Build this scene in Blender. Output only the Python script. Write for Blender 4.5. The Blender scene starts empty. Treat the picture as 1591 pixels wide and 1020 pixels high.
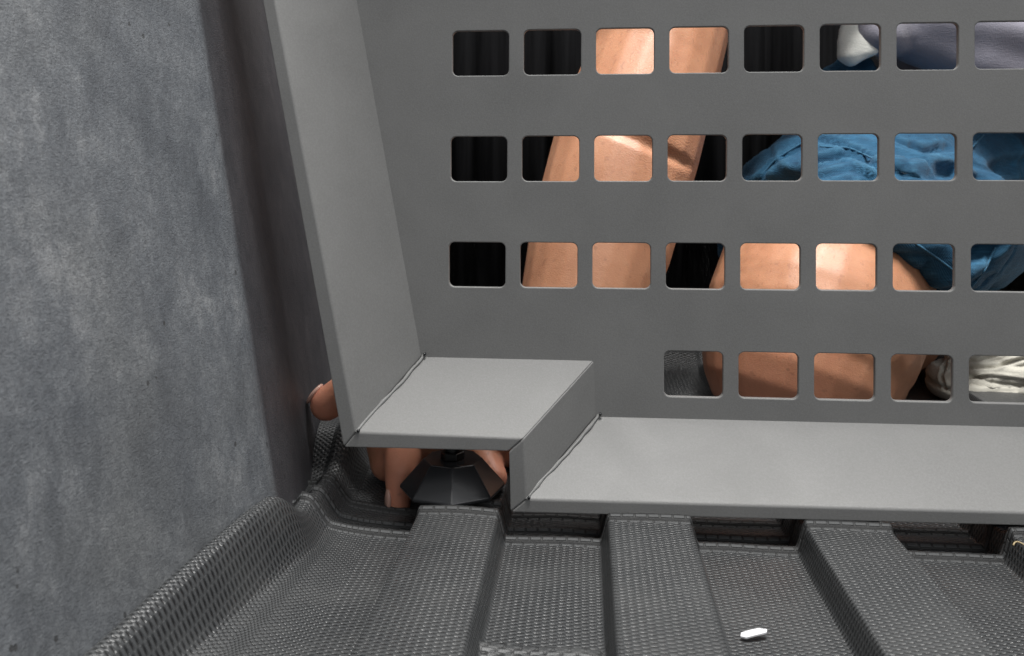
import bpy, bmesh, math, random
import numpy as np
from mathutils import Vector, Matrix, noise
random.seed(7); rng = np.random.default_rng(7)
S = bpy.context.scene; COL = S.collection
R = math.radians
# ------------------------------------------------------------------ camera
W_PX, H_PX, FPX, CX, CY = 1591., 1020., 1300., 795.5, 261.
YAW, ROLL, HC = R(5.0), .002, .175
f0 = np.array([-math.sin(YAW), math.cos(YAW), 0.]); q0 = np.array([math.cos(YAW), math.sin(YAW), 0.]); z0 = np.array([0, 0, 1.])
cr = q0*math.cos(ROLL)+z0*math.sin(ROLL); cu = z0*math.cos(ROLL)-q0*math.sin(ROLL); CAMP = np.array([0, 0, HC])
cam = bpy.data.cameras.new('camera'); co = bpy.data.objects.new('camera', cam); COL.objects.link(co); S.camera = co
M = Matrix(((cr[0], cu[0], -f0[0], 0), (cr[1], cu[1], -f0[1], 0), (cr[2], cu[2], -f0[2], HC), (0, 0, 0, 1)))
co.matrix_world = M
cam.sensor_width = 36; cam.lens = 36*FPX/W_PX; cam.shift_y = -(H_PX/2-CY)/W_PX
cam.clip_start = .01; cam.clip_end = 100
cam.dof.use_dof = True; cam.dof.focus_distance = .43; cam.dof.aperture_fstop = 20
def at(px, py, Y):      # the place at depth Y that the photo shows at px, py
    d = f0+cr*(px-CX)/FPX-cu*(py-CY)/FPX
    return CAMP+d*(Y/d[1])
def atZ(px, py, Z):
    d = f0+cr*(px-CX)/FPX-cu*(py-CY)/FPX
    return CAMP+d*((Z-HC)/d[2])
# ------------------------------------------------------------------ world, lamps
w = bpy.data.worlds.new('World'); S.world = w; w.use_nodes = True
bg = w.node_tree.nodes['Background']; bg.inputs[0].default_value = (.95, .97, 1, 1); bg.inputs[1].default_value = .27
def lamp(name, loc, tgt, size, power, col):
    l = bpy.data.lights.new(name, 'AREA'); l.shape = 'RECTANGLE'; l.size, l.size_y = size; l.energy = power; l.color = col
    o = bpy.data.objects.new(name, l); COL.objects.link(o); o.location = loc
    o.rotation_euler = (Vector(tgt)-Vector(loc)).to_track_quat('-Z', 'Y').to_euler(); return o
lamp('ceiling_lamp', (.20, .265, 1.5), (.02, .42, .1), (.7, .16), 42, (1, .985, .96))
lamp('front_lamp', (.80, -.75, 1.15), (.10, .5, .12), (1.3, 1.2), 9.5, (.98, .985, 1))
lamp('rear_fill_light', (.30, .95, 1.65), (.3, .72, .15), (1.1, .9), 15, (1, .985, .96))  # added fill, unseen, brightens the person behind the panel
S.view_settings.view_transform = 'Standard'; S.view_settings.look = 'None'; S.view_settings.gamma = 1; S.view_settings.exposure = 0
S.render.engine = 'CYCLES'
# ------------------------------------------------------------------ helpers
def tag(o, label=None, cat=None, group=None, kind=None):
    if label: o['label'] = label
    if cat: o['category'] = cat
    if group: o['group'] = group
    if kind: o['kind'] = kind
    return o
def link(name, me, mat, parent=None, smooth=True):
    o = bpy.data.objects.new(name, me); COL.objects.link(o)
    if mat is not None and not me.materials: me.materials.append(mat)
    if smooth: me.polygons.foreach_set('use_smooth', [True]*len(me.polygons))
    if parent: o.parent = parent
    me.update(); return o
def empty(name, loc=(0, 0, 0)):
    o = bpy.data.objects.new(name, None); COL.objects.link(o); o.location = loc; o.empty_display_size = .05
    bpy.context.view_layer.update(); return o
def pydata(name, v, f, mat, parent=None, smooth=True):
    me = bpy.data.meshes.new(name); me.from_pydata([tuple(map(float, p)) for p in v], [], f); me.validate()
    bm = bmesh.new(); bm.from_mesh(me); bmesh.ops.recalc_face_normals(bm, faces=bm.faces); bm.to_mesh(me); bm.free()
    o = link(name, me, mat, parent, smooth)
    if parent: o.matrix_parent_inverse = parent.matrix_world.inverted()
    return o
def setpar(o, p):
    o.parent = p; o.matrix_parent_inverse = p.matrix_world.inverted(); return o
def bevel(o, w=.0006, seg=2):
    m = o.modifiers.new('b', 'BEVEL'); m.width = w; m.segments = seg; m.limit_method = 'ANGLE'; m.angle_limit = R(30); return o
class NT:
    def __init__(s, name):
        s.m = bpy.data.materials.new(name); s.m.use_nodes = True; s.t = s.m.node_tree; s.b = s.t.nodes['Principled BSDF']
    def n(s, typ, ins=None, **kw):
        x = s.t.nodes.new(typ)
        for k, v in kw.items(): setattr(x, k, v)
        for k, v in (ins or {}).items(): s.put(x.inputs[k], v)
        return x
    def put(s, i, v):
        if isinstance(v, bpy.types.NodeSocket): s.t.links.new(v, i)
        elif isinstance(v, bpy.types.Node): s.t.links.new(v.outputs[0], i)
        else: i.default_value = v
    def math(s, op, a, b=0., c=0.):
        x = s.t.nodes.new('ShaderNodeMath'); x.operation = op; s.put(x.inputs[0], a); s.put(x.inputs[1], b); s.put(x.inputs[2], c); return x.outputs[0]
    def mix(s, fac, a, b):
        x = s.t.nodes.new('ShaderNodeMix'); x.data_type = 'RGBA'; s.put(x.inputs[0], fac); s.put(x.inputs[6], a); s.put(x.inputs[7], b); return x.outputs[2]
    def coord(s, out='Object', scale=(1, 1, 1)):
        t = s.t.nodes.new('ShaderNodeTexCoord'); m = s.n('ShaderNodeMapping', {0: t.outputs[out], 3: scale}); return m.outputs[0]
    def noise(s, vec, scale, detail=4, rough=.55, dist=0):
        return s.n('ShaderNodeTexNoise', {'Vector': vec, 'Scale': scale, 'Detail': detail, 'Roughness': rough, 'Distortion': dist}).outputs[0]
    def ramp(s, fac, stops):
        x = s.t.nodes.new('ShaderNodeValToRGB'); s.put(x.inputs[0], fac); e = x.color_ramp.elements
        while len(e) < len(stops): e.new(.5)
        for el, (p, c) in zip(e, stops): el.position = p; el.color = tuple(c)+(1,) if len(c) == 3 else c
        return x.outputs[0]
    def bump(s, h, strength=1, dist=.001, normal=None):
        ins = {'Height': h, 'Strength': strength, 'Distance': dist}
        if normal is not None: ins['Normal'] = normal
        return s.n('ShaderNodeBump', ins).outputs[0]
    def set(s, **kw):
        for k, v in kw.items(): s.put(s.b.inputs[k.replace('_', ' ')], v)
        return s.m
def rgb(a, b=None, c=None): return (a, a if b is None else b, a if c is None else c, 1)
# ------------------------------------------------------------------ materials
def mat_powder():
    n = NT('grey_powder_coat'); c = n.coord()
    g = n.noise(c, 1400, 3, .7); g2 = n.noise(c, 420, 2); big = n.ramp(n.noise(c, 22, 5, .6, .5), [(.3, (0, 0, 0)), (.7, (1, 1, 1))])
    col = n.mix(big, rgb(.138, .138, .134), rgb(.166, .166, .161))
    sp = n.math('GREATER_THAN', n.noise(c, 260, 1, .3), .845)
    col = n.mix(n.math('MULTIPLY', g, .22), col, rgb(.30)); col = n.mix(n.math('MULTIPLY', sp, .8), col, rgb(.5))
    h = n.math('ADD', g, n.math('MULTIPLY', g2, .12)); grain = n.ramp(n.noise(c, 1000, 2, .8), [(.4, (0, 0, 0)), (.66, (1, 1, 1))]); col = n.mix(n.math('MULTIPLY', grain, .26), col, rgb(.25))
    return n.set(Base_Color=col, Roughness=n.math('ADD', .50, n.math('MULTIPLY', big, .14)), Normal=n.bump(h, .25, .0003))
def mat_weave():
    n = NT('woven_pattern_rubber'); t = n.t.nodes.new('ShaderNodeUVMap'); t.uv_map = 'UVMap'
    wob = n.noise(t.outputs[0], 30, 2)
    sx = n.n('ShaderNodeSeparateXYZ', {0: t.outputs[0]}); u, v = sx.outputs[0], sx.outputs[1]
    cc = n.coord(); cl = n.noise(cc, 26, 4, .6); fine = n.noise(cc, 1500, 2)
    u2 = n.math('ADD', u, n.math('MULTIPLY', n.math('SUBTRACT', wob, .5), .0012))
    a = n.math('SINE', n.math('MULTIPLY', u2, math.pi/.00300)); b = n.math('SINE', n.math('MULTIPLY', v, math.pi/.00116))
    p = n.math('MULTIPLY', a, b)
    neg = n.math('POWER', n.math('MAXIMUM', n.math('MULTIPLY', p, -1.), 0.), .75); h = n.math('SUBTRACT', .86, n.math('MULTIPLY', neg, .86)); h = n.math('ADD', h, n.math('MULTIPLY', n.math('MAXIMUM', p, 0.), .14))
    # moulded brick band on the seams, masked by vertex attribute
    at_ = n.n('ShaderNodeAttribute', attribute_name='seam'); m = at_.outputs['Fac']
    br = n.n('ShaderNodeTexBrick', {'Vector': t.outputs[0], 'Scale': 1., 'Mortar Size': .0006, 'Mortar Smooth': .4, 'Brick Width': .0058, 'Row Height': .0024, 'Color1': rgb(.95), 'Color2': rgb(.8), 'Mortar': rgb(0)})
    hh = n.n('ShaderNodeMix', {0: m, 2: h, 3: br.outputs[0]}).outputs[0]
    col = n.mix(hh, rgb(.006, .0063, .0068), rgb(.046, .0483, .0503)); dust = n.ramp(cl, [(.42, (0, 0, 0)), (.75, (1, 1, 1))])  # weave gaps coloured near black, painting in the shade of the cavities
    col = n.mix(n.math('MULTIPLY', dust, .12), col, rgb(.16, .16, .155))
    rough = n.math('ADD', n.math('ADD', .26, n.math('MULTIPLY', cl, .18)), n.math('MULTIPLY', m, .28))
    hb = n.math('ADD', hh, n.math('MULTIPLY', fine, .25))
    return n.set(Base_Color=col, Roughness=rough, Normal=n.bump(hb, .85, .0006))
def mat_wall():
    n = NT('mottled_grey_leatherette'); c = n.coord()
    sv = n.coord(scale=(1, 1.1, .8)); vs_ = n.noise(n.coord(scale=(1, 1.6, .35)), 60, 6, .7); s1 = n.noise(sv, 70, 10, .78, .15); b1 = n.noise(n.coord(scale=(1, .8, .75)), 17, 9, .70, .9)
    f = n.math('ADD', n.math('ADD', n.math('MULTIPLY', s1, .34), n.math('MULTIPLY', b1, .42)), n.math('MULTIPLY', vs_, .24))
    col = n.ramp(f, [(.38, (.062, .068, .077)), (.47, (.093, .101, .112)), (.54, (.130, .139, .150)), (.66, (.25, .257, .263))])
    tint = n.noise(c, 9, 3); col = n.mix(n.math('MULTIPLY', n.ramp(tint, [(.5, (0, 0, 0)), (.7, (1, 1, 1))]), .2), col, rgb(.17, .165, .14))
    v = n.n('ShaderNodeTexVoronoi', {'Vector': n.coord(scale=(1, 1.5, 1)), 'Scale': 95., 'Randomness': 1.}); gate = n.noise(c, 20, 3)
    pit = n.math('MULTIPLY', n.math('LESS_THAN', v.outputs['Distance'], .105), n.math('GREATER_THAN', gate, .52))
    vf = n.noise(n.coord(scale=(1, 8, 1)), 260, 3, .7)
    col = n.mix(n.math('MULTIPLY', n.ramp(vf, [(.45, (0, 0, 0)), (.7, (1, 1, 1))]), .35), col, rgb(.055, .057, .062)); col = n.mix(n.math('MULTIPLY', pit, .8), col, rgb(.03))
    # beyond the fold: browner leatherette, darkened in colour to carry the panel's shadow
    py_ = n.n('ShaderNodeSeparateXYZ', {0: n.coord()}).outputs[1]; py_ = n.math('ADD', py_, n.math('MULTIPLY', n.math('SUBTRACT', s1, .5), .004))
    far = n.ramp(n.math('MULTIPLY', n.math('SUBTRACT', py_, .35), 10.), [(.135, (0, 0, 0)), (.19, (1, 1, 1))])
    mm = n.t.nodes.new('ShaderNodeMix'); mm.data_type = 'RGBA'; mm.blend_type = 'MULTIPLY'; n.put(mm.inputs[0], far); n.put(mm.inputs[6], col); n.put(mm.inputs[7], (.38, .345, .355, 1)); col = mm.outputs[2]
    fc = n.noise(n.coord(scale=(1, .8, 1.)), 650, 3, .8); col = n.mix(n.math('MULTIPLY', n.ramp(fc, [(.38, (1, 1, 1)), (.56, (0, 0, 0))]), .42), col, rgb(.045, .047, .052))
    gr = n.noise(n.coord(scale=(1, 1, 1.5)), 900, 3, .7); gr2 = n.noise(n.coord(scale=(1, 3, 1)), 300, 3)
    h = n.math('ADD', gr, n.math('MULTIPLY', gr2, .9)); h = n.math('SUBTRACT', h, n.math('MULTIPLY', pit, 1.))
    return n.set(Base_Color=col, Roughness=.52, Normal=n.bump(h, .5, .0007))
def mat_skin():
    n = NT('skin'); c = n.coord(); b = n.noise(c, 46, 7, .68); f = n.noise(c, 520, 3, .7)
    at_ = n.n('ShaderNodeAttribute', attribute_name='flush_light'); fl = at_.outputs['Fac']
    col = n.ramp(b, [(.3, (.44, .20, .11)), (.55, (.51, .245, .138)), (.75, (.56, .28, .165))])
    col = n.mix(n.math('MULTIPLY', fl, .75), col, rgb(.82, .335, .225))  # pink flush, also lightened to stand in for light on fingers and knee
    fr = n.math('MULTIPLY', n.ramp(n.noise(c, 230, 1, .2), [(.70, (0, 0, 0)), (.76, (1, 1, 1))]), .35); col = n.mix(fr, col, rgb(.30, .13, .08))
    cw = n.coord(scale=(1.5, 1, 2.2)); ln = n.noise(cw, 520, 3, .7, .2)
    ca = n.n('ShaderNodeAttribute', attribute_name='crease').outputs['Fac']
    cwv = n.n('ShaderNodeTexWave', {'Vector': n.n('ShaderNodeMapping', {0: n.coord(), 2: (0, R(-24), 0)}).outputs[0], 'Scale': 150., 'Distortion': 11., 'Detail': 3., 'Detail Scale': 2.}, bands_direction='Z').outputs[1]
    col = n.mix(n.math('MULTIPLY', n.math('MULTIPLY', ca, n.math('SUBTRACT', 1, cwv)), .38), col, rgb(.23, .10, .06))
    h = n.math('ADD', n.math('MULTIPLY', f, .5), ln); h = n.math('ADD', h, n.math('MULTIPLY', n.math('MULTIPLY', ca, cwv), 1.2))
    n.b.subsurface_method = 'RANDOM_WALK'
    return n.set(Base_Color=col, Roughness=.46, Subsurface_Weight=.12, Subsurface_Radius=(.006, .0022, .001), Subsurface_Scale=1., Normal=n.bump(h, .30, .0005))
def mat_denim():
    n = NT('blue_denim'); c = n.coord()
    tw = n.n('ShaderNodeTexWave', {'Vector': c, 'Scale': 420., 'Distortion': 1.2, 'Detail': 2.}, bands_direction='DIAGONAL').outputs[1]
    st = n.noise(n.coord(scale=(.25, 1, 3.2)), 240, 4, .7); b = n.noise(c, 20, 5, .6); pt = n.n('ShaderNodeNewGeometry').outputs['Pointiness']
    f = n.math('ADD', n.math('MULTIPLY', st, .5), n.math('MULTIPLY', b, .5))
    col = n.ramp(f, [(.34, (.005, .036, .080)), (.52, (.009, .072, .145)), (.68, (.026, .13, .24))])
    edge = n.ramp(pt, [(.515, (0, 0, 0)), (.60, (1, 1, 1))]); col = n.mix(n.math('MULTIPLY', edge, .3), col, rgb(.12, .32, .48))
    h = n.math('ADD', n.math('MULTIPLY', tw, .4), st)
    return n.set(Base_Color=col, Roughness=.9, Sheen_Weight=.05, Normal=n.bump(h, .6, .0007))
def mat_cloth(name, a, b, sc=900):
    n = NT(name); c = n.coord(); g = n.noise(c, sc, 2, .6); s = n.noise(n.coord(scale=(.4, 1, 2.5)), sc*.4, 3); k = n.noise(c, 12, 3)
    return n.set(Base_Color=n.mix(n.math('ADD', n.math('MULTIPLY', g, .5), n.math('MULTIPLY', k, .5)), rgb(*a), rgb(*b)), Roughness=.9, Sheen_Weight=.15, Normal=n.bump(n.math('ADD', g, s), .5, .0006))
def mat_plain(name, col, rough=.5, metal=0., nsc=700, bs=.15, bd=.0003, var=.25):
    n = NT(name); c = n.coord(); g = n.noise(c, nsc, 3, .6); k = n.noise(c, nsc*.06, 4)
    return n.set(Base_Color=n.mix(n.math('MULTIPLY', k, var*2), rgb(*col), rgb(*[x*.55 for x in col])), Roughness=n.math('ADD', rough-.06, n.math('MULTIPLY', k, .12)), Metallic=metal, Normal=n.bump(g, bs, bd))
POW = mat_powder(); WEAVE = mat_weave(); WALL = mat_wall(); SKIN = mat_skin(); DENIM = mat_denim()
SHIRT = mat_cloth('grey_knit', (.19, .185, .225), (.27, .26, .305)); WHITE = mat_cloth('white_cotton', (.62, .62, .57), (.78, .78, .73))
SHOE = mat_cloth('off_white_canvas', (.40, .385, .33), (.60, .58, .51), 600); SOLE = mat_plain('off_white_rubber', (.55, .53, .46), .6)
BLACKP = mat_plain('black_moulded_plastic', (.020, .021, .023), .24, nsc=500, bs=.1)
STEEL = mat_plain('dark_steel_thread', (.05, .05, .05), .35, 1.); NAIL = mat_plain('fingernail', (.68, .42, .34), .25, bs=.03)
HAIRM = mat_plain('dark_hair', (.012, .009, .007), .45); CARPET = mat_cloth('black_carpet', (.012, .012, .013), (.028, .028, .03), 500)
PAPER = mat_plain('white_paper', (.82, .82, .84), .35); STRAW = mat_plain('dry_straw', (.42, .33, .18), .6)
def mat_curtain():
    n = NT('black_pleated_cloth'); g = n.noise(n.coord(), 500, 3); s = n.noise(n.coord(scale=(4, 1, .12)), 22, 5, .7)
    return n.set(Base_Color=n.ramp(s, [(.35, (.003, .003, .0035)), (.65, (.011, .011, .012))]), Roughness=.95, Specular_IOR_Level=.1, Sheen_Weight=.0, Normal=n.bump(g, .3, .001))
CURT = mat_curtain()
# ------------------------------------------------------------------ setting: dark floor, wall at the left, dark wall behind
me = bpy.data.meshes.new('floor'); o = pydata('floor', [(-1.2, -.6, -.045), (2.4, -.6, -.045), (2.4, 2.2, -.045), (-1.2, 2.2, -.045)], [(0, 1, 2, 3)], CARPET); tag(o, kind='structure')
ny = 260; vs = []; fs = []                         # pleated black curtain
for k in range(ny+1):
    x = -1.0+3.2*k/ny
    y = 1.42+.018*math.sin(x*47)+.012*math.sin(x*101+1.3)+.006*math.sin(x*190+.4)
    for z in (-.045, .5, 1.1): vs.append((x+.01*z*math.sin(9*x), y+.01*z, z))
for k in range(ny):
    for j in range(2): a = k*3+j; fs.append((a, a+3, a+4, a+1))
o = pydata('curtain', vs, fs, CURT); sm = o.modifiers.new('s', 'SOLIDIFY'); sm.thickness = .003; tag(o, 'black pleated curtain hanging behind the crouching person', 'curtain')
# leatherette side wall: leans outward, folds away beyond the edge of the panel
WF = .366
def wall_x(y, z):
    x = -.1385-.165*(z-.03)
    if y < .36: x -= .21*(.36-y)
    t = y-WF
    k = .13*(math.sqrt(t*t+.004**2)+t)/2
    return x-k
ys = sorted(set([-.25+.03*i for i in range(20)]+[WF-.04+.002*i for i in range(41)]+[.42+.03*i for i in range(24)])); zs = [-.04+.02*i for i in range(28)]
vs = [(wall_x(y, z), y, z) for y in ys for z in zs]; nz = len(zs)
fs = [(i*nz+j, (i+1)*nz+j, (i+1)*nz+j+1, i*nz+j+1) for i in range(len(ys)-1) for j in range(nz-1)]
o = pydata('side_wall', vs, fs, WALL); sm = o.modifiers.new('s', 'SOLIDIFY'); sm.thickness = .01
# make the thickness grow outward
me = o.data
if me.polygons[0].normal.x < 0: me.flip_normals()
sm.offset = -1
tag(o, 'mottled blue grey leatherette side wall rising left of the metal panel', 'wall')
# ------------------------------------------------------------------ ribbed mat
RB = [-.082+.0890*k for k in range(8)]             # left foot of each rib
RW, RH, RS = .0455, .0122, .0045
def sstep(t): t = min(1, max(0, t)); return t*t*(3-2*t)
def rib_h(x):
    h = 0
    for b in RB:
        if b-.001 < x < b+RW+.001:
            h = RH*sstep((x-b)/RS)*sstep((b+RW-x)/RS)
            h += .0005*math.sin(math.pi*(x-b)/RW)
    return h
def lip(x, y):                                       # side lip, x measured from the wall
    d = x-wall_x(min(max(y, .0), WF), .03)
    hl = .017+.016*sstep((y-.20)/.16)
    if y > .352: hl = .033-.017*sstep((y-.348)/.034)
    if y > .425: hl = .016+.018*sstep((y-.425)/.04)
    top = hl*sstep(1-(d-.0075)/.0120)*.62
    edge = -.0035*sstep(1-d/.004)
    conc = hl*.38*max(0, 1-max(0, d-.006)/.052)**2.2
    return top+conc+edge
BEADS = [(.391, .0026), (.4085, .0022), (.4245, .0020)]
def seamz(y):
    s = 0
    for c, a in BEADS:
        t = abs(y-c)/.0030
        if t < 1: s += a*(1-t*t)**.7
    return s
def seam_mask(y): return 1. if any(abs(y-c) < .0034 for c, a in BEADS) else 0.
XE, YE = .62, .745
def mat_z(x, y):
    h = rib_h(x)+(lip(x, y) if x < -.07 else 0)
    drop = .0025*sstep((y-.394)/.006)*(1-sstep((y-.43)/.02))
    h += seamz(y)-drop
    if y > YE-.035: t = (y-(YE-.035))/.035; h = h*(1-.9*sstep(t*1.6))+.014*t*t; 
    if y > .431: h -= .0
    # small cross seam in the valley near the camera
    cy = .3010+.00*x
    if -.040 < x < .0075 and abs(y-cy) < .0034:
        t = abs(y-cy)/.0034; h = max(h, sstep((x+.040)/.003)*sstep((.0075-x)/.003)*(.0018+.0014*abs((x+.0145)/.023)**2)*(1-t*t)**.6)
    return h
xs = [-.1800+.0007*i for i in range(0, 134)]
for b in RB:
    xs += [b-.0012, b-.0006]+[b+RS*t/9 for t in range(10)]+[b+RS+.001, b+RS+.003]+[b+RS+.003+(RW-2*RS-.006)*t/6 for t in range(1, 6)]+[b+RW-RS-.003, b+RW-RS-.001]+[b+RW-RS*t/9 for t in range(10)]+[b+RW+.0006, b+RW+.0012]
    xs += [b+RW+.004+.008*t for t in range(5)]
xs = sorted(set(round(x, 5) for x in xs if x <= XE)); xs = [x for i, x in enumerate(xs) if i == 0 or x-xs[i-1] > .00025]+[XE]
ysm = sorted(set([round(.10+.005*i, 5) for i in range(48)]+[round(.2990+.0005*i, 5) for i in range(20)]+[round(.335+.002*i, 5) for i in range(25)]+[round(.385+.0004*i, 5) for i in range(115)]+[round(.432+.004*i, 5) for i in range(70)]+[round(YE-.036+.0015*i, 5) for i in range(25)])); ysm = [y for y in ysm if y <= YE]
nx = len(xs); V = []; U = []; SM = []
ref = [mat_z(x, .3) for x in xs]; arc = [0.]
for i in range(1, nx): arc.append(arc[-1]+math.hypot(xs[i]-xs[i-1], ref[i]-ref[i-1]))
for y in ysm:
    s = seam_mask(y); va = y
    for i, x in enumerate(xs):
        wx_ = wall_x(y, .025)+.0006; xx = -.10+(x+.10)*(wx_+.10)/(-.08) if x < -.10 else x
        wob = .0006*noise.noise(Vector((xx*40, y*40, 2.)))
        yy = y
        V.append((xx, yy, mat_z(xx, y)+wob)); m = s
        if -.038 < x < .009 and abs(y-.3010) < .0036: m = .6
        SM.append(m)
F = [(j*nx+i, j*nx+i+1, (j+1)*nx+i+1, (j+1)*nx+i) for j in range(len(ysm)-1) for i in range(nx-1)]
me = bpy.data.meshes.new('cargo_mat'); me.from_pydata(V, [], F)
uvl = me.uv_layers.new(name='UVMap'); li = np.zeros(len(me.loops), dtype=np.int32); me.loops.foreach_get('vertex_index', li)
uvv = np.array([(arc[i], y-BEADS[0][0]) for y in ysm for i in range(nx)], dtype=np.float32); uvl.data.foreach_set('uv', uvv[li].ravel())
a = me.attributes.new('seam', 'FLOAT', 'POINT'); a.data.foreach_set('value', SM)
MAT = link('cargo_mat', me, WEAVE); sm = MAT.modifiers.new('s', 'SOLIDIFY'); sm.thickness = .003; sm.offset = -1
tag(MAT, 'black ribbed rubber cargo mat with woven texture, under the metal panel', 'mat')
# ------------------------------------------------------------------ perforated metal panel
PY, LY = .43, .392                                  # depth of the face and of the front edge of its flanges
PT = empty('perforated_panel', (.15, .41, .0135)); tag(PT, 'grey powder coated steel panel with rows of square holes, standing on the ribbed mat', 'metal panel')
def P2(p): return np.array([p[0], p[2]])
bi = [P2(at(557, 0, PY)), P2(at(657, 552, PY)), P2(at(926, 558, PY)), P2(at(929, 645, PY)), P2(at(1591, 661, PY))]   # inner outline at the face
fi = [P2(at(427, 0, LY)), P2(at(553, 672, LY)), P2(at(813, 682, LY)), P2(at(818, 776, LY)), P2(at(1591, 797, LY))]   # at the front edge
fo = [P2(at(407, 0, LY)), P2(at(533, 696, LY)), P2(at(790, 702, LY)), P2(at(792, 797, LY)), P2(at(1591, 818, LY))]   # outer outline, front edge
def ext(a, b, z=None, x=None):
    d = b-a
    t = (z-a[1])/d[1] if z is not None else (x-a[0])/d[0]
    return a+d*t
ZT, XR = .42, .47
bi[0] = ext(bi[1], bi[0], z=ZT); fi[0] = ext(fi[1], fi[0], z=ZT+.025); fo[0] = ext(fo[1], fo[0], z=ZT+.031)
bi[4] = ext(bi[3], bi[4], x=XR); fi[4] = ext(fi[3], fi[4], x=XR+.025); fo[4] = ext(fo[3], fo[4], x=XR+.031)
bi += [np.array([XR, ZT])]; fi += [np.array([XR+.025, ZT+.025])]; fo += [np.array([XR+.031, ZT+.031])]
bo = [b+(g-f) for b, f, g in zip(bi, fi, fo)]
def flange(k, name):
    a, b = k, (k+1) % 6; pts = []
    for q in (a, b):
        pts += [(bi[q][0], PY+.0015, bi[q][1]), (fi[q][0], LY, fi[q][1]), (fo[q][0], LY, fo[q][1]), (bo[q][0], PY+.0015, bo[q][1])]
    if b < a or True: pass
    fs = [(0, 1, 5, 4), (1, 2, 6, 5), (2, 3, 7, 6), (3, 0, 4, 7), (0, 3, 2, 1), (4, 5, 6, 7)]
    # outlines are ordered top-left, step-left, step-right, riser foot, right foot, top-right
    o = pydata(name, pts, fs, POW, PT, smooth=False); bevel(o, .0008, 3); return o
for k in range(6): flange(k, 'flange')
cu_ = bpy.data.curves.new('face', 'CURVE'); cu_.dimensions = '2D'; cu_.fill_mode = 'BOTH'; cu_.extrude = .0010; cu_.bevel_depth = .0005; cu_.bevel_resolution = 2; cu_.resolution_u = 6
def spl(pts):
    s = cu_.splines.new('POLY'); s.points.add(len(pts)-1)
    for q, p in zip(s.points, pts): q.co = (p[0], p[1], 0, 1)
    s.use_cyclic_u = True
out = [(p+(q-p)*.5) for p, q in zip(bi, bo)]
spl(out)
def hole(cx, cz, hw=.0152, hh=.0121, r=.0035):
    pts = []
    for (sx, sz, a0) in ((1, 1, 0), (-1, 1, 90), (-1, -1, 180), (1, -1, 270)):
        for t in range(7): a = R(a0+15*t); pts.append((cx+sx*(hw-r)+r*math.cos(a), cz+sz*(hh-r)+r*math.sin(a)))
    spl(pts)
for j in range(-7, 4):
    for i in range(0, 14):
        if j == 3 and i < 3: continue
        x = -.05411+.03712*i-.0008*j; z = .23426+.00021*i-.05477*j
        if z > ZT-.02 or x > XR-.02: continue
        hole(x, z)
oc = bpy.data.objects.new('tmp', cu_); COL.objects.link(oc); bpy.context.view_layer.update()
me = bpy.data.meshes.new_from_object(oc.evaluated_get(bpy.context.evaluated_depsgraph_get())); bpy.data.objects.remove(oc)
me.transform(Matrix.Translation((0, PY+.0016, 0)) @ Matrix.Rotation(R(90), 4, 'X')); me.materials.clear()
fp = link('face_plate', me, POW, None, smooth=False); setpar(fp, PT)
def tube(name, pts, rad, mat, parent, seg=8):
    vs = []; fs = []; n = len(pts); pts = [Vector(p) for p in pts]
    for i, p in enumerate(pts):
        d = (pts[min(i+1, n-1)]-pts[max(i-1, 0)]).normalized(); a = d.orthogonal().normalized() if i == 0 else (a-d*a.dot(d)).normalized(); b = d.cross(a)
        r = rad[i] if hasattr(rad, '__len__') else rad
        for k in range(seg): t = 2*math.pi*k/seg; vs.append(p+(a*math.cos(t)+b*math.sin(t))*r)
    for i in range(n-1):
        for k in range(seg): fs.append((i*seg+k, i*seg+(k+1) % seg, (i+1)*seg+(k+1) % seg, (i+1)*seg+k))
    fs.append(tuple(range(seg))[::-1]); fs.append(tuple((n-1)*seg+k for k in range(seg)))
    return pydata(name, vs, fs, mat, parent)
def bead(c, lab):       # ragged weld along an inner corner
    p0 = Vector((bi[c][0], PY, bi[c][1])); p1 = Vector((fi[c][0], LY, fi[c][1])); pts = []; rr = []
    nn = 26
    for k in range(nn+1):
        t = k/nn; p = p0.lerp(p1, t); off = .0009*math.sin(t*5.5)+.0009*noise.noise(Vector((t*7, c, 0)))
        pts.append(p+Vector((.0004+off*.8, 0, -.0001))); rr.append(.0009+.0005*noise.noise(Vector((t*9, 3., c))))
    tube('weld_bead', pts, rr, POW, PT, 7)
    for p in (p0, p1):      # the small round relief hole left at each end of the fold
        q = p+Vector((.0012, -.0002 if p is p1 else -.0014, .0008)); tube('relief_notch', [q+Vector((0, .0010, 0)), q-Vector((0, .0006, 0))], .0007, BLACKP, PT, 10)
bead(1, 0); bead(3, 1)
# levelling foot under the raised step
FX, FY = at(703, 760, .419)[0], .419
FB = at(700, 700, LY)[2]
def ring(r, z, n=8, off=0, c=(FX, FY)): return [(c[0]+r*math.cos(2*math.pi*(k+off)/n), c[1]+r*math.sin(2*math.pi*(k+off)/n), z) for k in range(n)]
off = (R(270)-0)/(2*math.pi)*8
ba = R(8)/(2*math.pi)*8
zb = .0128
levels = [(.0240, zb), (.0262, zb+.0003), (.0268, zb+.0020), (.0152, zb+.0150), (.0146, zb+.0154)]
vs = []; fs = []
for r_, z_ in levels: vs += ring(r_, z_, 8, off+ba)
for l in range(len(levels)-1):
    for k in range(8): fs.append((l*8+k, l*8+(k+1) % 8, (l+1)*8+(k+1) % 8, (l+1)*8+k))
fs += [tuple(range(8))[::-1], tuple(len(vs)-8+k for k in range(8))]
ft = pydata('levelling_foot', vs, fs, BLACKP, PT, smooth=False); bevel(ft, .0009, 3)
rodp = []; rodr = []
z = zb+.014
while z < FB+.006: rodp += [(FX, FY, z), (FX, FY, z+.0005)]; rodr += [.0042, .0036]; z += .0010
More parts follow.
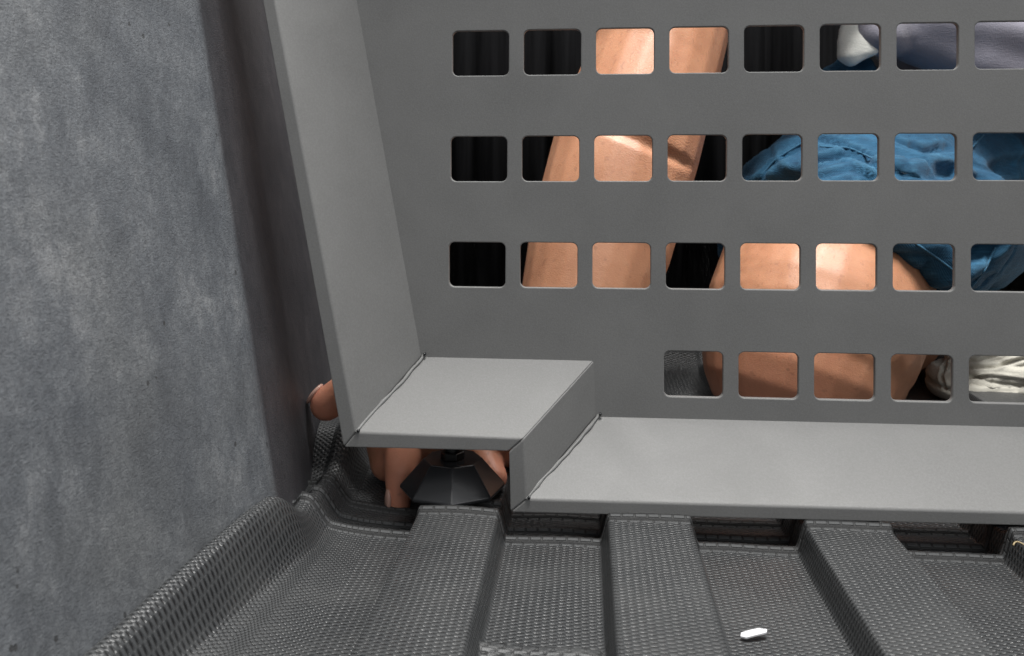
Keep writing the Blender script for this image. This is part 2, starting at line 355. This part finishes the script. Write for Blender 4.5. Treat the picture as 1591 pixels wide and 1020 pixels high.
o = tube('threaded_rod', rodp, rodr, STEEL, None, 16); setpar(o, ft)
vs = ring(.0062, zb+.0153, 6)+ring(.0062, zb+.0190, 6); fs = [(k, (k+1) % 6, (k+1) % 6+6, k+6) for k in range(6)]+[tuple(range(6))[::-1], tuple(range(6, 12))]
o = pydata('hex_nut', vs, fs, STEEL, None, False); setpar(o, ft); bevel(o, .0005)
# ------------------------------------------------------------------ person
def capsule(V, F, p0, r0, p1, r1, n=20, m=6, sq=None):
    p0 = Vector(p0); p1 = Vector(p1); d = (p1-p0); L = d.length; d.normalize()
    if sq is None: a = d.orthogonal().normalized(); ka = kb = 1
    else: a = Vector(sq[0]); a = (a-d*a.dot(d)).normalized(); ka, kb = sq[1], sq[2]
    b = d.cross(a); rings = []
    for k in range(m+1): t = math.pi/2*(1-k/m); rings.append((p0-d*r0*math.sin(t), r0*math.cos(t)))
    for k in range(0, m+1): t = math.pi/2*(k/m); rings.append((p1+d*r1*math.sin(t), r1*math.cos(t)))
    base = len(V)
    for c, r in rings:
        r = max(r, 1e-4)
        for k in range(n): t = 2*math.pi*k/n; V.append(c+a*(math.cos(t)*r*ka)+b*(math.sin(t)*r*kb))
    nr = len(rings)
    for i in range(nr-1):
        for k in range(n): F.append((base+i*n+k, base+i*n+(k+1) % n, base+(i+1)*n+(k+1) % n, base+(i+1)*n+k))
    F.append(tuple(base+k for k in range(n))[::-1]); F.append(tuple(base+(nr-1)*n+k for k in range(n)))
def chain(V, F, pts, n=20, sq=None):
    for (p, r), (q, s) in zip(pts[:-1], pts[1:]): capsule(V, F, p, r, q, s, n, sq=sq)
def frustum(V, F, pts, n=40, sq=None):      # flat-ended lofted tube
    base = len(V); P = [Vector(p) for p, r in pts]
    for i, (p, r) in enumerate(pts):
        d = (P[min(i+1, len(P)-1)]-P[max(i-1, 0)]).normalized()
        ref = Vector(sq[0]) if sq else Vector((1, 0, 0)); a = (ref-d*ref.dot(d)).normalized(); b = d.cross(a)
        ka, kb = (sq[1], sq[2]) if sq else (1, 1)
        for k in range(n): t = 2*math.pi*k/n; V.append(P[i]+a*math.cos(t)*r*ka+b*math.sin(t)*r*kb)
    for i in range(len(P)-1):
        for k in range(n): F.append((base+i*n+k, base+i*n+(k+1) % n, base+(i+1)*n+(k+1) % n, base+(i+1)*n+k))
    F.append(tuple(base+k for k in range(n))[::-1]); F.append(tuple(base+(len(P)-1)*n+k for k in range(n)))
def fuse(name, V, F, voxel, smooth, mat, parent=None):
    me = bpy.data.meshes.new('t'); me.from_pydata([tuple(v) for v in V], [], F); o = bpy.data.objects.new('t', me); COL.objects.link(o)
    m = o.modifiers.new('r', 'REMESH'); m.mode = 'VOXEL'; m.voxel_size = voxel
    if smooth: s = o.modifiers.new('s', 'SMOOTH'); s.factor = .5; s.iterations = smooth
    bpy.context.view_layer.update()
    res = bpy.data.meshes.new_from_object(o.evaluated_get(bpy.context.evaluated_depsgraph_get())); bpy.data.objects.remove(o); res.name = name
    r = link(name, res, mat)
    if parent: setpar(r, parent)
    return r
def verts(me): a = np.zeros(len(me.vertices)*3); me.vertices.foreach_get('co', a); return a.reshape(-1, 3)
def norms(me): a = np.zeros(len(me.vertices)*3); me.vertex_normals.foreach_get('vector', a); return a.reshape(-1, 3)
def displace(o, fn):
    me = o.data; v = verts(me); n = norms(me); d = np.array([fn(p, q) for p, q in zip(v, n)]); v = v+n*d[:, None]
    me.vertices.foreach_set('co', v.ravel()); me.update()
def A(px, py, Y): return Vector(at(px, py, Y))
PR = empty('person', (.45, .85, -.045)); tag(PR, 'crouching person in grey shirt and blue denim shorts, reaching one hand under the metal panel', 'person')
bV, bF = [], []
# reaching arm
sh = Vector((.185, .74, .455)); el = A(972, 232, .575); wr = A(868, 602, .487)
chain(bV, bF, [(sh, .056), (A(1048, -40, .63), .0490), (A(1012, 110, .60), .0475), (el, .0500), (A(930, 385, .545), .0465), (A(905, 480, .520), .040), (wr, .026)])
# hand: four palm bones, fingers
hd = (.7, 0, -.2)
chain(bV, bF, [(wr, .025), (A(800, 618, .462), .019), (A(712, 612, .450), .0115)])
chain(bV, bF, [(wr, .025), (A(795, 640, .460), .018), (A(700, 648, .449), .0115)])
chain(bV, bF, [(wr, .024), (A(790, 665, .460), .016), (A(690, 676, .448), .0110)])
chain(bV, bF, [(wr, .024), (A(800, 685, .458), .014), (A(700, 700, .447), .0098)])
# finger reaching past the panel's side edge
chain(bV, bF, [(A(712, 612, .450), .0105), (A(610, 580, .4475), .0100), (A(545, 602, .4465), .0100), (A(508, 628, .446), .0093)])
# finger bent down beside the foot
chain(bV, bF, [(A(700, 648, .449), .0115), (A(628, 690, .446), .0115), (A(622, 730, .434), .0088), (A(620, 784, .430), .0064)])
# curled finger behind it
chain(bV, bF, [(A(690, 676, .448), .011), (A(604, 690, .452), .0125), (A(604, 718, .450), .0105), (A(634, 706, .440), .0090)])
chain(bV, bF, [(A(700, 700, .447), .0095), (A(680, 716, .455), .0080), (A(690, 740, .458), .0070)])
# thumb on the right of the foot
chain(bV, bF, [(A(808, 640, .470), .016), (A(775, 690, .455), .0095), (A(746, 706, .446), .0086), (A(768, 742, .437), .0074)])
# leg kneeling towards the camera
kn = A(1262, 520, .655); hip1 = Vector((.435, .99, .20))
chain(bV, bF, [(hip1, .080), (A(1330, 360, .76), .074), (A(1278, 440, .685), .081), (A(1262, 500, .652), .080), (A(1248, 548, .645), .075)], 28)
chain(bV, bF, [(A(1240, 560, .665), .058), (Vector((.33, .86, .03)), .052), (Vector((.36, 1.08, .0)), .034), (Vector((.37, 1.12, -.02)), .028)])
# other leg, foot planted
hip2 = Vector((.60, .99, .21)); k2 = Vector((.60, .735, .33)); an = Vector((.535, .735, .075))
chain(bV, bF, [(hip2, .09), (k2, .058), (k2+Vector((-.01, .02, -.12)), .056), (an, .034)], 24)
chain(bV, bF, [(an, .032), (an+Vector((-.03, -.03, -.035)), .028), (an+Vector((-.09, -.055, -.045)), .02)])
# trunk, neck, head
chain(bV, bF, [(Vector((.52, 1.0, .21)), .115), (Vector((.47, .94, .36)), .12), (Vector((.38, .86, .50)), .12), (Vector((.35, .82, .56)), .055), (Vector((.32, .77, .63)), .052)], 28)
capsule(bV, bF, sh, .055, Vector((.52, .90, .54)), .055, 24)
hc = Vector((.295, .715, .705)); capsule(bV, bF, hc+Vector((0, .02, .03)), .080, hc+Vector((0, -.005, -.035)), .060, 28)
capsule(bV, bF, hc+Vector((0, -.072, .0)), .009, hc+Vector((0, -.086, -.022)), .011, 12)
for s in (-1, 1):
    capsule(bV, bF, hc+Vector((s*.078, .015, .01)), .013, hc+Vector((s*.076, .015, -.018)), .009, 12); capsule(bV, bF, hc+Vector((s*.012, -.062, -.052)), .007, hc+Vector((-s*.002, -.066, -.052)), .007, 10)
# other arm resting on the raised knee
s2 = Vector((.52, .90, .54)); e2 = Vector((.74, .86, .40)); w2 = Vector((.68, .76, .41))
chain(bV, bF, [(s2, .053), (e2, .044), (w2, .028)])
for k in range(4): chain(bV, bF, [(w2, .018), (w2+Vector((-.06, -.01-.010*k+.02, -.012)), .0105), (w2+Vector((-.10, -.012*k+.018, -.03)), .009), (w2+Vector((-.11, -.012*k+.018, -.055)), .0075)])
chain(bV, bF, [(w2, .018), (w2+Vector((-.03, -.045, -.01)), .011), (w2+Vector((-.055, -.055, -.02)), .009)])
BODY = fuse('body', bV, bF, .0019, 5, SKIN); setpar(BODY, PR)
me = BODY.data; v = verts(me)
low = (v[:, 1] < .74) & (v[:, 1] > .5) & (v[:, 2] < .004); v[low, 2] = .004-(.004-v[low, 2])*.04; me.vertices.foreach_set('co', v.ravel()); me.update()   # the knee is pressed flat by the mat
def attr(me, nm, val): a = me.attributes.new(nm, 'FLOAT', 'POINT'); a.data.foreach_set('value', val.astype(np.float32))
tips = [(A(500, 632, .446), .034), (A(620, 780, .430), .036), (A(772, 752, .437), .026), (A(620, 735, .436), .022), (kn+Vector((-.04, -.05, -.085)), .085)]
fl = np.zeros(len(v))
for c, r_ in tips: fl = np.maximum(fl, np.clip(1.25-np.linalg.norm(v-np.array(c), axis=1)/r_, 0, 1))
attr(me, 'flush_light', fl)
c0, c1 = np.array(A(960, 205, .53)), np.array(A(1090, 262, .53)); dd = (c1-c0); t = np.clip(((v-c0)@dd)/(dd@dd), -.15, 1.1); dist = np.linalg.norm((v-(c0+t[:, None]*dd))*np.array([1, .25, 1]), axis=1)
cr_ = np.clip(1-dist/.020, 0, 1)*(v[:, 1] < .62)*np.clip((v[:, 0]-c0[0])/(c1[0]-c0[0])*1.4+.15, 0, 1); attr(me, 'crease', cr_)
n_ = norms(me); dsp = -.0035*np.clip(1-dist/.006, 0, 1)*(v[:, 1] < .6); v2 = v+n_*dsp[:, None]; me.vertices.foreach_set('co', v2.ravel()); me.update()
# fine dark hair on the arm and the knee: nobody could count it
vis = np.nonzero((v2[:, 1] < .66) & (v2[:, 1] > .50) & (n_[:, 1] < -.1) & (v2[:, 2] > .05) & (v2[:, 2] < .27) & (v2[:, 0] < .36))[0]
hv, hf = [], []
for i in rng.choice(vis, 1100, replace=False):
    p = Vector(v2[i]); nn = Vector(n_[i]); arm = p.x < .17
    dn = Vector((-.25+rng.normal()*.25, 0, -1+rng.normal()*.15)) if arm else Vector((-.5+rng.normal()*.3, 0, -.9)); dn = (dn-nn*dn.dot(nn)).normalized(); L = .0025+.003*rng.random(); sd = dn.cross(nn)*.00004; b0 = len(hv)
    for t in (0, .5, 1): q = p+dn*L*t+nn*(.0001+.0009*t*(1-.4*t)); hv += [q-sd*(1.1-t), q+sd*(1.1-t), q+nn*.00004*(1.1-t)]
    for j in (0, 3): hf += [(b0+j, b0+j+1, b0+j+4, b0+j+3), (b0+j+1, b0+j+2, b0+j+5, b0+j+4), (b0+j+2, b0+j, b0+j+3, b0+j+5)]
HB = pydata('body_hair', hv, hf, mat_plain('fine_brown_hair', (.20, .10, .06), .5), None); setpar(HB, BODY); HB['kind'] = 'stuff'
def ell(name, c, axes, rad, mat, parent, n=16):
    V, Fq = [], []
    for i in range(n//2+1):
        for k in range(n):
            th = math.pi*i/(n//2); ph = 2*math.pi*k/n
            V.append(Vector(c)+axes[0]*(rad[0]*math.sin(th)*math.cos(ph))+axes[1]*(rad[1]*math.sin(th)*math.sin(ph))+axes[2]*(rad[2]*math.cos(th)))
    for i in range(n//2):
        for k in range(n): Fq.append((i*n+k, i*n+(k+1) % n, (i+1)*n+(k+1) % n, (i+1)*n+k))
    me = bpy.data.meshes.new(name); me.from_pydata([tuple(v) for v in V], [], Fq); bm = bmesh.new(); bm.from_mesh(me); bmesh.ops.remove_doubles(bm, verts=bm.verts, dist=1e-6); bmesh.ops.recalc_face_normals(bm, faces=bm.faces); bm.to_mesh(me); bm.free()
    return setpar(link(name, me, mat), parent)
def nail(c, along, out, l=.0062, w_=.0048):
    al = Vector(along).normalized(); ou = Vector(out); ou = (ou-al*ou.dot(al)).normalized(); sd = al.cross(ou)
    ell('fingernail', Vector(c), (al, sd, ou), (l, w_, .0018), NAIL, BODY)
nail(A(489, 612, .447), (-.62, 0, -.8), (-.85, .05, .5), .0068, .0055); nail(A(603, 778, .4275), (-.02, 0, -1), (-.92, -.38, 0), .0065, .0045)
for q in (-1, 1): ell('eye', hc+Vector((q*.03, -.062, .012)), (Vector((1, 0, 0)), Vector((0, 1, 0)), Vector((0, 0, 1))), (.012, .012, .009), BLACKP, BODY)
hV, hF = [], []; capsule(hV, hF, hc+Vector((0, .032, .042)), .082, hc+Vector((0, .05, -.01)), .072, 28); H_ = fuse('hair', hV, hF, .004, 2, HAIRM); setpar(H_, PR)
displace(H_, lambda p, n: .004*noise.noise(Vector(p)*60))
# shorts
sV, sF = [], []
hemdir = 0
def fr(px, py, Y, r): return (A(px, py, Y), r)
frustum(sV, sF, [fr(1278, 412, .690, .0885), fr(1292, 385, .712, .0945), fr(1336, 335, .765, .094), fr(1368, 305, .84, .092), (hip1, .108), (hip1+Vector((.01, .08, 0)), .10)])
frustum(sV, sF, [(k2.lerp(hip2, -.12)+Vector((-.005, 0, -.02)), .084), (k2.lerp(hip2, .4)+Vector((-.005, 0, -.025)), .092), (hip2, .106), (hip2+Vector((0, .07, 0)), .10)])
chain(sV, sF, [(Vector((.44, 1.0, .215)), .118), (Vector((.59, 1.0, .22)), .118)], 28); chain(sV, sF, [(Vector((.52, 1.0, .23)), .125), (Vector((.50, .98, .30)), .122)], 28)
chain(sV, sF, [(A(1300, 318, .640), .020), (A(1361, 337, .618), .0185), (A(1482, 414, .634), .019), (A(1500, 425, .66), .02)], 24)
chain(sV, sF, [(A(1300, 305, .640), .024), (A(1396, 298, .640), .027), (A(1512, 364, .652), .029), (A(1530, 380, .70), .034)], 24)
chain(sV, sF, [(A(1440, 300, .80), .055), (A(1500, 350, .76), .048), (A(1522, 400, .745), .030)], 20)
SHO = fuse('shorts', sV, sF, .0035, 3, DENIM); setpar(SHO, PR)
def folds(p, n):
    P = Vector(p); a = noise.noise(P*9+Vector((3, 0, 0))); w = Vector((P.x*10, P.y*14, P.z*30))
    q = P.x*70+P.z*95+10*a
    r1 = max(0, 1-abs(noise.noise(w+Vector((5, 1, 2))))*5); r2 = max(0, 1-abs(noise.noise(Vector((P.x*16+P.z*12, P.y*16, P.z*24-P.x*20))))*6)
    d = .0014*math.sin(q)*(.5+.5*noise.noise(P*14))+.0034*r1*r1-.0032*r2**3+.0007*noise.noise(P*90)
    return d
displace(SHO, folds)
from mathutils.bvhtree import BVHTree
def on_surface(o, pts, step=8):       # a line of points lying on a garment, where the photo shows a seam or a fold
    me = o.data; t = BVHTree.FromPolygons([v.co for v in me.vertices], [p.vertices[:] for p in me.polygons]); res = []
    for (a, b), (c, d) in zip(pts[:-1], pts[1:]):
        for k in range(step):
            u = k/step; D = Vector(at(a+(c-a)*u, b+(d-b)*u, 1.)-CAMP).normalized(); h = t.ray_cast(Vector(CAMP), D)
            if h[0] is not None: res.append(h[0])
    return res
def groove(o, line, depth, width):
    if len(line) < 2: return
    me = o.data; v = verts(me); n = norms(me); L = np.array(line); best = np.full(len(v), 9.)
    lo, hi = L.min(0)-width*2, L.max(0)+width*2; idx = np.nonzero(np.all((v > lo) & (v < hi), axis=1))[0]
    for p, q in zip(L[:-1], L[1:]):
        d = q-p; t = np.clip(((v[idx]-p)@d)/max(d@d, 1e-12), 0, 1); best[idx] = np.minimum(best[idx], np.linalg.norm(v[idx]-(p+t[:, None]*d), axis=1))
    k = best/width; v -= n*(depth*np.exp(-k*k*2)-depth*.35*np.exp(-((k-1.5)**2)*4))[:, None]*(k < 3)[:, None]; me.vertices.foreach_set('co', v.ravel()); me.update()
for pts, dp, wd in [([(1262, 250), (1320, 238), (1372, 262)], .006, .005), ([(1385, 262), (1430, 272), (1490, 268)], .006, .009), ([(1500, 250), (1545, 262), (1600, 250)], .004, .007), ([(1500, 275), (1550, 288), (1600, 292)], .003, .005),
                    ([(1160, 300), (1200, 252), (1255, 224)], .004, .004), ([(1262, 215), (1300, 222), (1360, 245)], .004, .004), ([(1500, 400), (1530, 388), (1560, 372)], .007, .006), ([(1390, 218), (1440, 236), (1480, 228)], .004, .005), ([(1268, 275), (1320, 262), (1370, 280)], .003, .004)]:
    groove(SHO, on_surface(SHO, pts), dp, wd)
for pts in ([(1166, 292), (1205, 247), (1255, 217)], [(1270, 228), (1320, 230), (1372, 254)], [(1420, 377), (1450, 397), (1486, 424)], [(1506, 450), (1530, 420), (1550, 378)], [(1508, 232), (1532, 206)]):
    L = on_surface(SHO, pts, 12)
    L = [p for i, p in enumerate(L) if i == 0 or (p-L[i-1]).length < .03]
    if len(L) > 3: L = [sum(L[max(0, i-2):i+3], Vector())/len(L[max(0, i-2):i+3]) for i in range(len(L))]; sm_ = tube('seam', L, .0009, DENIM, None, 6); setpar(sm_, SHO)
# stitched hem of the near leg
def ring_pts(c, d, r, n=60, ref=Vector((1, 0, 0)), wob=.002):
    d = d.normalized(); a = (ref-d*ref.dot(d)).normalized(); b = d.cross(a); pts = []
    for k in range(n+1): t = 2*math.pi*k/n; rr = r+wob*noise.noise(Vector((math.cos(t)*2, math.sin(t)*2, r*9))); pts.append(c+(a*math.cos(t)+b*math.sin(t))*rr)
    return pts
# shirt
tV, tF = [], []
frustum(tV, tF, [(Vector((.515, .955, .262)), .150), (Vector((.505, .95, .30)), .153), (Vector((.47, .93, .39)), .148), (Vector((.41, .87, .49)), .145), (Vector((.375, .84, .545)), .10), (Vector((.355, .82, .575)), .066)], sq=((1, 0, 0), 1.12, .95))
frustum(tV, tF, [(sh.lerp(A(1048, -40, .63), .62), .070), (sh, .072), (Vector((.33, .85, .50)), .085)]); frustum(tV, tF, [(s2.lerp(e2, .6), .068), (s2, .070), (Vector((.42, .88, .50)), .085)])
chain(tV, tF, [(A(1338, 8, .775), .017), (A(1366, 46, .76), .0190), (A(1385, 50, .78), .022)], 24)
chain(tV, tF, [(A(1385, 30, .80), .026), (A(1440, 48, .79), .034), (A(1520, 70, .79), .042), (A(1600, 85, .80), .046), (A(1700, 90, .82), .05)], 24)
chain(tV, tF, [(A(1385, -40, .84), .05), (A(1500, -40, .82), .07), (A(1640, -40, .84), .07)], 24)
TS = fuse('t_shirt', tV, tF, .004, 4, SHIRT); setpar(TS, PR)
displace(TS, lambda p, n: .006*noise.noise(Vector((p[0]*9+p[2]*6, p[1]*7, p[2]*26)))+.003*math.sin(p[2]*120+p[0]*40+4*noise.noise(Vector(p)*7)))
# white lining hanging out below the shirt
cV, cF = [], []
frustum(cV, cF, [(A(1344, 24, .765), .009), (A(1336, 50, .76), .0165), (A(1331, 70, .755), .0185), (A(1331, 87, .753), .0180), (A(1336, 96, .753), .010)], 28, sq=((1, 0, 0), 1.0, .45))
WC = fuse('white_undershirt_hem', cV, cF, .0022, 3, WHITE); setpar(WC, PR); displace(WC, lambda p, n: .0022*noise.noise(Vector(p)*55))
cV, cF = [], []; frustum(cV, cF, [(A(1334, 88, .80), .014), (A(1325, 108, .80), .026), (A(1330, 140, .81), .04), (A(1345, 200, .82), .05)], 28, sq=((1, 0, 0), 1.0, .5))
WB = fuse('waistband', cV, cF, .003, 2, DENIM); setpar(WB, PR); displace(WB, lambda p, n: .002*math.sin(p[0]*320)+.001*noise.noise(Vector(p)*60))
# shoe of the planted foot, toe to the left
SHP = empty('shoe', (.47, .70, .0)); setpar(SHP, PR); 
t0 = A(1478, 592, .665); t1 = A(1640, 575, .685); yv = Vector((0, 1, 0))
uV, uF = [], []
chain(uV, uF, [(t0, .0165), (A(1510, 585, .668), .0225), (A(1560, 575, .674), .0270), (A(1625, 560, .682), .0330), (A(1690, 550, .69), .0340)], 28, sq=((0, 1, 0), 1.35, 1.))
UP = fuse('shoe_upper', uV, uF, .0013, 5, SHOE); setpar(UP, SHP)
def crs(p, n):
    x, z = p[0], p[2]
    q = (z-.06)*(1-.5*(x-.36)/.12)
    return -.0030*abs(math.sin(q*170+2.4*noise.noise(Vector(p)*16)))**10+.0020*noise.noise(Vector((x*25, p[1]*25, z*60)))
displace(UP, crs)
for pts in ([(1500, 572), (1545, 570), (1600, 556)], [(1498, 588), (1540, 586), (1600, 594)], [(1500, 604), (1545, 608), (1600, 622)], [(1472, 560), (1462, 585), (1470, 606)], [(1480, 562), (1520, 560), (1560, 548)]):
    groove(UP, on_surface(UP, pts), .0028, .0016)
soV, soF = [], []; zb_ = .004
chain(soV, soF, [((t0.x+.004, t0.y, .012), .0165), ((A(1560, 610, .674).x, .674, .012), .020), ((t1.x+.06, .69, .012), .021)], 28, sq=((0, 1, 0), 1.85, .52))
SO = fuse('sole', soV, soF, .0018, 1, SOLE); setpar(SO, SHP)
displace(SO, lambda p, n: -.0009*(1 if math.sin(p[2]*1500) > .4 else 0)-.0006*(1 if math.sin(p[0]*900) > .5 else 0))
s3V, s3F = [], []; chain(s3V, s3F, [((.37, 1.12, -.018), .034), ((.37, 1.10, .045), .030), ((.37, 1.15, .10), .024)], 20); o = fuse('shoe', s3V, s3F, .004, 2, SHOE); setpar(o, PR)
# ------------------------------------------------------------------ little things on the mat
c = atZ(1171, 984, .0022); vs = []; n = 14
pts = [(-.0098, -.0022), (-.006, -.0030), (.002, -.0020), (.0090, -.0004), (.0100, .0022), (.004, .0030), (-.003, .0026), (-.0085, .0008)]
pts = [(x*.52, y*.8) for x, y in pts]
vs = [(c[0]+x, c[1]+y, .0018+.0006*math.sin(x*400)) for x, y in pts]+[(c[0]+x, c[1]+y, .0024+.0006*math.sin(x*400)) for x, y in pts]; k8 = len(pts)
fs = [tuple(range(k8))[::-1], tuple(range(k8, 2*k8))]+[(k, (k+1) % k8, (k+1) % k8+k8, k+k8) for k in range(k8)]
o = pydata('paper_scrap', vs, fs, PAPER, None, False); tag(o, 'tiny shiny white scrap lying in a groove of the ribbed mat', 'scrap')
c = Vector(atZ(1582, 848, RH+.0015)); pts = [c+Vector((-.002+.005*t, .0012*math.sin(t*5), .0012*math.sin(t*3))) for t in [i/10 for i in range(11)]]
st = tube('straw_fibre', pts, .00035, STRAW, None, 6); tag(st, 'short tan straw fibre stuck on top of a mat rib at the right', 'fibre')
